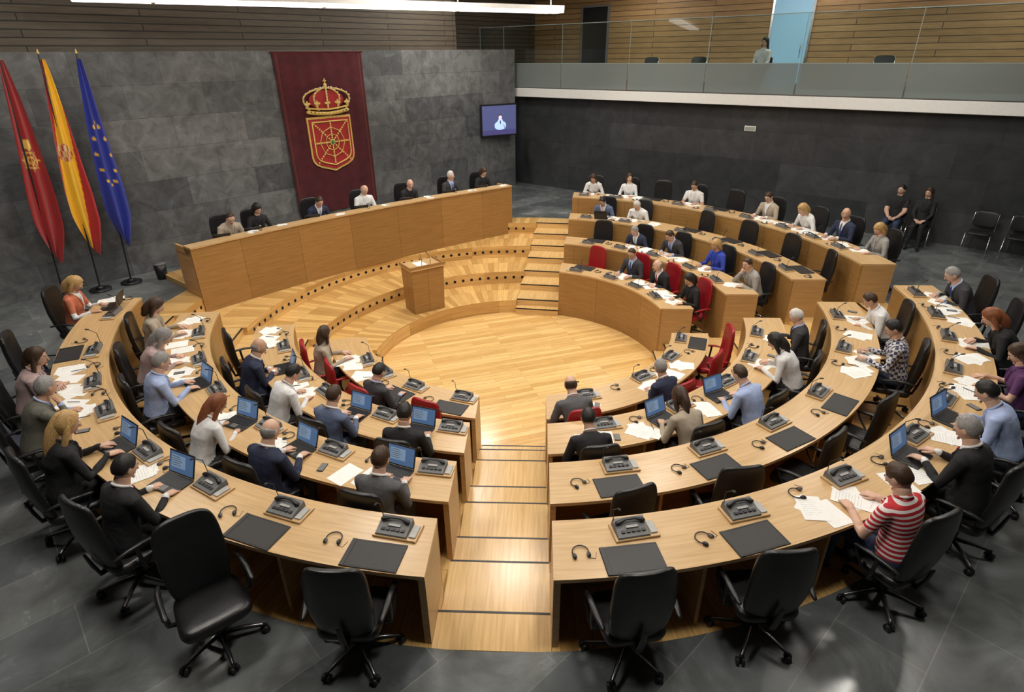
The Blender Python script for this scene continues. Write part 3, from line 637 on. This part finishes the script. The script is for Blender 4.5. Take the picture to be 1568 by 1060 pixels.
# slots: 0 skin 1 jacket 2 forearm 3 shirt front/collar 4 tie 5 legs 6 shoes 7 hair 8 eye 9 iris 10 lips 11 cuff
def segd(p,a,b):
    ab=b-a; t=max(0,min(1,(p-a).dot(ab)/ab.length_squared)); return (p-a-ab*t).length,t
_bc={};_core={}
def core(pose,sex,lap):
    key=(pose,sex,lap)
    if key in _core: return _core[key]
    P=POSES[pose]; w=1.0 if sex=='m' else .88; Ln=rad(P['lean'])
    H=Vector((0,-.03,.56))
    if pose=='back' or lap: H.y=-.05
    def sp(t):
        k=Ln*(.55+.55*max(0,t)/.55); return H+Vector((0,sin(k)*t,cos(k)*t))
    raw=MB()
    S=[(-.115,.10,.08),(-.10,.155,.115),(-.04,.182,.14),(.03,.178,.136),(.12,.158 if sex=='f' else .165,.122),(.22,.155,.118),(.31,.172,.128 if sex=='m' else .14),(.385,.188,.124),(.435,.205,.112),(.47,.180,.096),(.497,.115,.080),(.522,.066,.066),(.56,.061,.062),(.60,.058,.060),(.62,.03,.03)]
    def fr(t):
        c=sp(t); tn=norm(sp(t+.02)-sp(t-.02)); return c,tn,Vector((0,tn.z,-tn.y))
    v=[];n=22
    for t,a,b in S:
        c,tn,yx=fr(t); ww=w if t<.5 else (w*.5+.5)
        for i in range(n):
            th=2*math.pi*i/n; cx_=math.copysign(abs(cos(th))**.85,cos(th)); sx=math.copysign(abs(sin(th))**.85,sin(th))
            v.append(tuple(c+Vector((cx_*a*ww,0,0))+yx*sx*b))
    f=[(j*n+i,j*n+(i+1)%n,(j+1)*n+(i+1)%n,(j+1)*n+i) for j in range(len(S)-1) for i in range(n)]+[tuple(reversed(range(n))),tuple(range((len(S)-1)*n,len(S)*n))]
    raw.add((v,f))
    def surf(x,t,e=0.004):
        for j in range(len(S)-1):
            if S[j][0]<=t<=S[j+1][0]:
                q=(t-S[j][0])/(S[j+1][0]-S[j][0]); a=S[j][1]+(S[j+1][1]-S[j][1])*q; b=S[j][2]+(S[j+1][2]-S[j][2])*q; break
        a*=w if t<.5 else (w*.5+.5)
        y=b*max(0,1-min(1,abs(x)/a)**2.35)**(1/2.35)
        c,tn,yx=fr(t); return c+Vector((x,0,0))+yx*(y+e)
    SCt=sp(.445); arms=[]
    for s,key2 in ((1,'R'),(-1,'L')):
        Sh=SCt+Vector((s*.180*w,.0,-.005)); W=Vector(P[key2])
        if lap: W=Vector((s*.10,.27,.66))
        el,W=ik(Sh,W,.285,.255,Vector((s*.55,-.35,-1)) if pose!='chin' or s<0 else Vector((.5,.5,-1)))
        raw.add(tube([Sh+Vector((-s*.03,0,.0)),Sh,Sh.lerp(el,.5),el,el.lerp(W,.4),W],[.06,.066*w,.056*w,.048*w,.044*w,.029*w],14))
        arms.append((Sh,el,W,s,key2))
    legs=[]
    for s in (1,-1):
        hp=Vector((s*.085,.02,.545)); kn=Vector((s*(.12 if sex=='m' else .08),.42,.525)); an=Vector((s*.12,.40 if s>0 else .44,.10))
        raw.add(tube([hp,hp.lerp(kn,.5),kn],[.094*w,.085*w,.065*w],14)); raw.add(tube([kn,kn.lerp(an,.35),an],[.064*w,.058*w,.042*w],12))
        raw.add(tube([an+Vector((0,-.03,-.055)),an+Vector((0,.06,-.06)),an+Vector((s*.01,.15,-.068))],[.040,.04,.030],10,flat=.8))
        legs.append((hp,kn,an))
    me=raw.mesh('tmp',[]); o=put('tmp',me); md=o.modifiers.new('r','REMESH'); md.mode='VOXEL'; md.voxel_size=.0125; md.use_smooth_shade=True
    sm=o.modifiers.new('s','SMOOTH'); sm.factor=.6; sm.iterations=3
    dg=bpy.context.evaluated_depsgraph_get(); ev=o.evaluated_get(dg); em=ev.to_mesh()
    V=[tuple(x.co) for x in em.vertices]; F=[tuple(p.vertices) for p in em.polygons]
    ev.to_mesh_clear(); bpy.data.objects.remove(o); bpy.data.meshes.remove(me)
    SPT=[sp(q*.01) for q in range(66)]
    mats=[]
    for fc in F:
        c=Vector((0,0,0))
        for i in fc: c+=Vector(V[i])
        c/=len(fc); ta=9;kk=1
        for Sh,el,W,s,k2 in arms:
            d1,t1=segd(c,Sh,el); d2,t2=segd(c,el,W)
            d1/=.06; d2/=.042
            if d2<d1 and d2<ta: ta=d2; kk=11 if t2>.90 else 2
            elif d1<=d2 and d1<ta: ta=d1; kk=1 if t1<.72 else 2
        tl=9
        for hp,kn,an in legs:
            d1,_=segd(c,hp,kn); d2,t2=segd(c,kn,an); tl=min(tl,d1/.085,d2/.055)
        bt=min(range(66),key=lambda q:(SPT[q]-c).length_squared); t=bt*.01; cs,tn,yx=fr(t); t+=(c-cs).dot(tn); yy=(c-cs).dot(yx); dt=math.hypot((c.x)/.17/w,yy/.12) if t<.47 else math.hypot(c.x,yy)/.12
        if c.z<.09: m=6
        elif tl<ta and tl<dt and c.z<.64 or (c.z<.5) : m=5
        elif ta<dt*.92 and ta<1.35: m=kk
        else:
            m=1
            if t>.522: m=0
            elif yy>.03 and t>.22 and abs(c.x)<(t-.22)*.24: m=3
            elif t<.015: m=5
        mats.append(m)
    mb=MB(); mb.add((V,F),mats)
    c,tn,yx=fr(.528); ring=[]
    for i in range(17):
        th=rad(118)+2*math.pi*i/16*(304/360); ring.append(c+Vector((cos(th)*.068,0,0))+yx*(sin(th)*.069)+tn*(.016-.020*(1+sin(th))*.5*1.3))
    mb.add(tube(ring,[.004]+[.009]*15+[.004],8,flat=1.4),3)
    for s in (-1,1):
        mb.add(tube([surf(s*.070,.50,.0),surf(s*.062,.44,.005),surf(s*.040,.35,.006),surf(s*.008,.235,.005)],[.010,.021,.019,.005],8,flat=.28),1)
    mb.add(tube([surf(0,.49,.008),surf(0,.475,.012),surf(0,.40,.009),surf(0,.26,.006)],[.010,.012,.017,.02],8,flat=.28),4)
    for Sh,el,W,s,k2 in arms:
        d=Vector(P['d'+k2])
        if lap: d=Vector((-s*.6,.8,-.1))
        upv=Vector((0,0,1)) if not(pose=='chin' and s>0) else Vector((0,1,.1))
        hand(mb,W-norm(d)*.006,d,upv,s,P['c'],0)
        dd=norm(W-el); mb.add(tube([W-dd*.026,W-dd*.006],[.033*w,.031*w],12),11)
    _core[key]=(mb,sp(.56),Ln,P); return _core[key]
def body(pose,sex,hair,lap=False):
    key=(pose,sex,hair,lap)
    if key in _bc: return _bc[key]
    c,nb,Ln,P=core(pose,sex,lap)
    mb=MB(); mb.v=list(c.v); mb.f=list(c.f); mb.m=list(c.m); mb.uv=list(c.uv); mb.sm=list(c.sm)
    k=Ln*.8+rad(P['hp'])*.35
    hc=nb+Vector((0,sin(k)*.10+.020,cos(k)*.102))
    HM=Matrix.Translation(hc)@Matrix.Rotation(rad(-P['hy']),4,'Z')@Matrix.Rotation(-rad(P['hp']),4,'X')
    head(mb,HM,hair,sex,(0,7,8,9,10))
    _bc[key]=mb.mesh('person_'+pose,[None]*12); return _bc[key]
SK={'n':mat('skin',(.66,.41,.30),.5,var=.06),'t':mat('skin_tan',(.56,.33,.22),.5,var=.06)}
HR={'black':mat('hair_black',(.012,.010,.009),.5,var=.4,scale=90,bump=.3),'brown':mat('hair_brown',(.05,.025,.012),.5,var=.4,scale=90,bump=.3),'blonde':mat('hair_blonde',(.50,.31,.12),.5,var=.35,scale=90,bump=.3),
 'grey':mat('hair_grey',(.28,.27,.26),.6,var=.3,scale=90,bump=.3),'white':mat('hair_white',(.62,.60,.57),.6,var=.2,scale=90,bump=.3),'red':mat('hair_auburn',(.22,.07,.025),.5,var=.35,scale=90,bump=.3)}
M_eye=mat('eye_white',(.75,.73,.7),.3,var=.02);M_iris=mat('iris',(.02,.012,.01),.3);M_lip=mat('lips',(.42,.16,.13),.5)
def cl(n,c,r=.8): return mat('cloth_'+n,c,r,var=.14,scale=11,bump=.6)
def pattern(name,kind):
    m,nt,b=newmat(name); tc=N(nt,'ShaderNodeTexCoord')
    if kind=='stripe':
        w=N(nt,'ShaderNodeTexWave'); w.bands_direction='Z'; w.inputs['Scale'].default_value=7.5; L(nt,tc.outputs['Object'],w.inputs['Vector'])
        r=N(nt,'ShaderNodeValToRGB'); r.color_ramp.interpolation='CONSTANT'; r.color_ramp.elements[0].color=(.5,.02,.03,1); r.color_ramp.elements[1].color=(.8,.76,.74,1); r.color_ramp.elements[1].position=.6
        L(nt,w.outputs['Fac'],r.inputs[0]); L(nt,r.outputs[0],b.inputs['Base Color'])
    else:
        w=N(nt,'ShaderNodeTexChecker'); w.inputs['Scale'].default_value=26; w.inputs['Color1'].default_value=(.05,.05,.09,1); w.inputs['Color2'].default_value=(.6,.6,.62,1)
        L(nt,tc.outputs['Object'],w.inputs['Vector']); L(nt,w.outputs[0],b.inputs['Base Color'])
    b.inputs['Roughness'].default_value=.8; return m
wh=cl('white',(.74,.74,.74)); navy=cl('navy',(.018,.026,.06)); blk=cl('black',(.012,.012,.014)); gry=cl('grey',(.10,.10,.105)); dgr=cl('charcoal',(.035,.035,.04))
jean=cl('jeans',(.03,.05,.11)); lb=cl('lightblue',(.38,.47,.72)); olv=cl('olive',(.14,.135,.11)); bei=cl('beige',(.42,.35,.27)); steel=cl('steelblue',(.10,.13,.22)); pink=cl('pinkish',(.45,.33,.32)); purp=cl('purple',(.10,.03,.12)); tie1=cl('tie_red',(.30,.02,.03)); tie2=cl('tie_blue',(.03,.06,.22)); bluv=cl('royal',(.03,.06,.42)); orange=cl('coral',(.55,.16,.08))
def suit(c,t=tie1,s=None): s=s or wh; return (c,c,s,t,c,s)
def shirt(c,l=dgr,sh=False): return (c,'skin' if sh else c,c,c,l,'skin' if sh else c)
OUT={'suitB':suit(blk),'suitN':suit(navy,tie2),'suitG':suit(gry,tie1),'suitD':suit(dgr,tie2,lb),'suitS':suit(steel,tie1),'jackO':suit(olv,lb,lb),'jackB':suit(bei,wh,wh),'wh':shirt(wh,dgr),'whS':shirt(wh,jean,True),'lb':shirt(lb,dgr),'bei':shirt(bei,dgr),'pink':shirt(pink,dgr),'blk':shirt(blk,blk),'blkS':shirt(blk,jean,True),'purp':shirt(purp,jean,True),'royal':(bluv,bluv,bluv,bluv,jean,bluv),'stripe':shirt(pattern('striped_polo','stripe'),jean,True),'check':shirt(pattern('checked_shirt','c'),jean),'vest':(orange,wh,wh,wh,wh,'skin'),'gryS':shirt(cl('lgrey',(.33,.32,.30)),dgr)}
def person(spec,M,lap=False):
    sex,hair,hc,outf,pose=spec[:5]; skin=SK['n' if random.random()<.6 else 't']
    me=body(pose,sex,hair,lap)
    o=put('seated_man' if sex=='m' else 'seated_woman',me,mtx=M)
    of=OUT[outf]; g=lambda x: skin if x=='skin' else x
    ms=[skin,g(of[0]),g(of[1]),g(of[2]),g(of[3]),g(of[4]),M_plast,HR[hc],M_eye,M_iris,M_lip,g(of[5])]
    for i,m in enumerate(ms): o.material_slots[i].link='OBJECT'; o.material_slots[i].material=m
    return o
def T(x,y,z=0,r=0): return Matrix.Translation((x,y,z))@Matrix.Rotation(r,4,'Z')
m,w='m','f'
SEATS={
'A1':[(141.9,(w,'bob','blonde','vest','read'),'PL'),(155.5,None,'D'),(164.5,(w,'bob','brown','pink','cross'),'P'),(172,(m,'short','grey','jackO','chin'),'P'),(-179,(w,'long','blonde','blk','type'),'L'),(-170.2,(m,'short','black','suitB','type'),'LP'),(-161,None,'D'),(-152,None,'D')],
'A2':[(147.7,(w,'bob','brown','bei','read'),'P'),(158.5,(w,'bob','grey','pink','write'),'P'),(168.2,(m,'short','grey','lb','type'),'LP'),(-178,(w,'long','red','wh','write'),'LP'),(-167.3,(m,'bald','grey','suitN','type'),'LP'),(-154.7,(m,'short','brown','suitG','type'),'LP')],
'A3':[(151.6,None,'P'),(164.5,(m,'bald','grey','suitN','cross'),'L'),(176.5,(m,'short','black','wh','write'),'P'),(-170.6,(m,'short','brown','suitS','type'),'L'),(-157.8,(m,'short','black','suitB','read'),'L')],
'A4':[(156,(w,'bob','brown','bei','look'),'P'),(170,None,'P'),(-176.5,(m,'short','black','suitD','read'),'D'),(-160.5,None,'D')],
'B4':[(-129,(m,'bald','brown','suitG','write'),'P'),(-105,(m,'short','grey','suitN','cross'),'P'),(-88,None,'P'),(-73,None,'D')],
'B3':[(-131.4,(m,'short','black','suitB','write'),'P'),(-116,(w,'bob','brown','bei','write'),'LP'),(-102,(m,'receding','brown','lb','write'),'LP'),(-86.5,(w,'bob','black','wh','write'),'P'),(-73,(m,'short','white','suitD','read'),'P')],
'B2':[(-132.2,None,'D'),(-121,None,'D'),(-110,None,'D'),(-98.5,None,'D'),(-82,(m,'short','black','check','read'),'P'),(-68.4,(m,'short','brown','wh','write'),'P')],
'B1':[(-134.8,None,'D'),(-126,None,'D'),(-115.8,(m,'short','brown','stripe','read'),'P'),(-106.5,(m,'short','grey','suitB','type'),'LP'),(-97.6,(m,'short','black','lb','write'),'LP'),(-88,(w,'bob','brown','purp','read'),'P'),(-78.8,(w,'bob','red','blk','write'),'P'),(-71.5,None,'P'),(-63.8,(m,'short','grey','suitD','write'),'P')],
'C1':[(20.8,(w,'bob','brown','wh','write'),'P'),(12.8,(w,'bob','brown','wh','look'),'P'),(5.5,None,'D'),(-2,(m,'short','brown','whS','read'),'P'),(-10,None,'D'),(-18.6,(m,'short','brown','jackB','read'),'P'),(-27.5,(w,'bob','blonde','wh','write'),'P'),(-35,(m,'bald','grey','suitN','look'),'P'),(-43,(w,'bob','blonde','gryS','read'),'P')],
'C2':[(15.5,(m,'short','black','suitS','write'),'PL'),(6.3,(m,'short','white','wh','write'),'P'),(-10,None,'D'),(-21.5,None,'D'),(-33,None,'D'),(-43.5,None,'D')],
'C3':[(12,None,'D'),(.5,(m,'short','grey','suitN','write'),'P'),(-11.5,(m,'short','brown','suitD','write'),'P'),(-26,(w,'bob','blonde','royal','read'),'P'),(-40.5,(m,'short','brown','gryS','chin'),'P')],
'C4':[(9,None,'D'),(-8,(m,'receding','brown','suitD','read'),'P'),(-21.5,(m,'bald','grey','suitB','cross'),'P'),(-37.5,(w,'bob','black','blk','read'),'P')],
}
SPECIAL={('A1',-161):(7.12,rad(-121)),('A1',-152):(6.90,.15),('B1',-134.8):(6.86,.06),('B1',-126):(6.88,-.2)}
ENDS={('B4',-129):.16,('B3',-131.4):.14,('C4',-37.5):.16,('C3',-40.5):.12,('C1',-43):.1,('A4',156):.1}
ip=0
for key,lst in SEATS.items():
    k=int(key[1]); zf=-.3*(k-1); ro=ri(k)+DD; rh=ro+(.2 if k==1 else .18)
    for A,spec,items in lst:
        a=rad(A); rot=a+math.pi/2
        M=T(rh*cos(a),rh*sin(a),zf,rot)
        if spec is None:
            rr,ex=SPECIAL.get((key,A),(ro+(.20 if k==1 else .08),random.uniform(-.3,.3)))
            put('office_chair',CH_R if k==4 else CH_B,mtx=T(rr*cos(a),rr*sin(a),zf,rot+ex))
        else:
            ex=random.uniform(-.12,.12)
            put('office_chair',CH_R if k==4 else CH_B,mtx=M@Matrix.Translation((0,-.02,0))@Matrix.Rotation(ex*.6,4,'Z'))
            s=random.uniform(.97,1.03)
            person(spec,M@Matrix.Rotation(ex*.6,4,'Z')@Matrix.Diagonal((s,s,s,1)))
        z=.7505; y0=-.08; px=ENDS.get((key,A),0)
        D=lambda n_,me,x,y,r=0: put(n_,me,mtx=M@T(x,y+y0,z,r))
        D('desk_console',CON,.33 if 'L' in items or px else .16,.71,random.uniform(-.08,.08))
        if 'D' in items:
            D('writing_pad',PAD,.08,.43,random.uniform(-.06,.06)); D('headphones',PHO,-.30,.52,random.uniform(-1,1))
        if 'L' in items:
            D('laptop',LAP,-.04,.56,random.uniform(-.2,.2))
            D('headphones',PHO,-.34,.70,random.uniform(-1,1))
        if 'P' in items:
            ip+=1; D('papers',PAP[ip%8],-.38 if 'L' in items else -.02+px,.47,random.uniform(-.25,.25))
            if 'L' not in items and not px and random.random()<.65: D('papers',PAP[(ip+4)%8],-.46,.52,random.uniform(-.4,.4))
            if ip%3==0: D('mobile_phone',MOB,.40,.45,random.uniform(-.5,.5))
            if 'L' not in items and not px: D('headphones',PHO,-.36,.74,1.)
PS=[(-2.96,(m,'receding','brown','bei','write')),(-2.30,(w,'bob','black','blk','read')),(-.92,(m,'short','brown','suitN','write')),(.34,(m,'bald','grey','wh','read')),(1.58,(m,'bald','brown','blkS','cross')),(2.88,(m,'short','white','suitD','look')),(3.90,(w,'bob','brown','blk','read'))]
for xa,spec in PS:
    (x,y),a=P_at(xa,PRr+.86); M=T(x,y,DZ,a+math.pi/2)
    put('office_chair',CH_B,mtx=M@Matrix.Translation((0,-.04,0))); person(spec,M)
    ip+=1
    put('papers',PAP[ip%8],mtx=M@T(0,.44,.7505)); put('laptop',LAP,mtx=M@T(.33,.45,.7505,-.3))
    if ip%2: put('water_glass',WGL,mtx=M@T(.28,.76,1.0105-DZ))
    put('papers',PAP[(ip+3)%8],mtx=M@T(-.2,.74,1.0105-DZ,1.57)@Matrix.Diagonal((.6,.6,1,1)))
for (x,y,spec) in ((8.85,-4.45,(m,'short','black','blkS','back')),(8.85,-5.0,(w,'long','brown','blk','back'))):
    M=T(x,y,0,rad(90)); put('visitor_chair',CH_V,mtx=M); person(spec,M,True)
for y in (-6.15,-6.85,-7.6): put('visitor_chair',CH_V,mtx=T(9.0,y,0,rad(90+random.uniform(-6,6))))
M=T(10.1,-.35,3.17,rad(95)); put('visitor_chair',CH_V,mtx=M); person((w,'long','black','wh','back'),M,True)
for y in (-3.2,1.5,3.0): put('visitor_chair',CH_V,mtx=T(10.1,y,3.17,rad(90)))
mb=MB(); mb.add(cyl(0,0,0,.32,.10,20,.12),0); mb.add(cyl(0,0,.32,.335,.125,20),1); mb.obj('waste_bin',[M_plast,M_grey],(-3.2,7.1,0))
wd=bpy.data.worlds.new('world'); sc.world=wd; wd.use_nodes=True; wd.node_tree.nodes['Background'].inputs[0].default_value=(.8,.85,1,1); wd.node_tree.nodes['Background'].inputs[1].default_value=.2
sc.view_settings.view_transform='Standard'
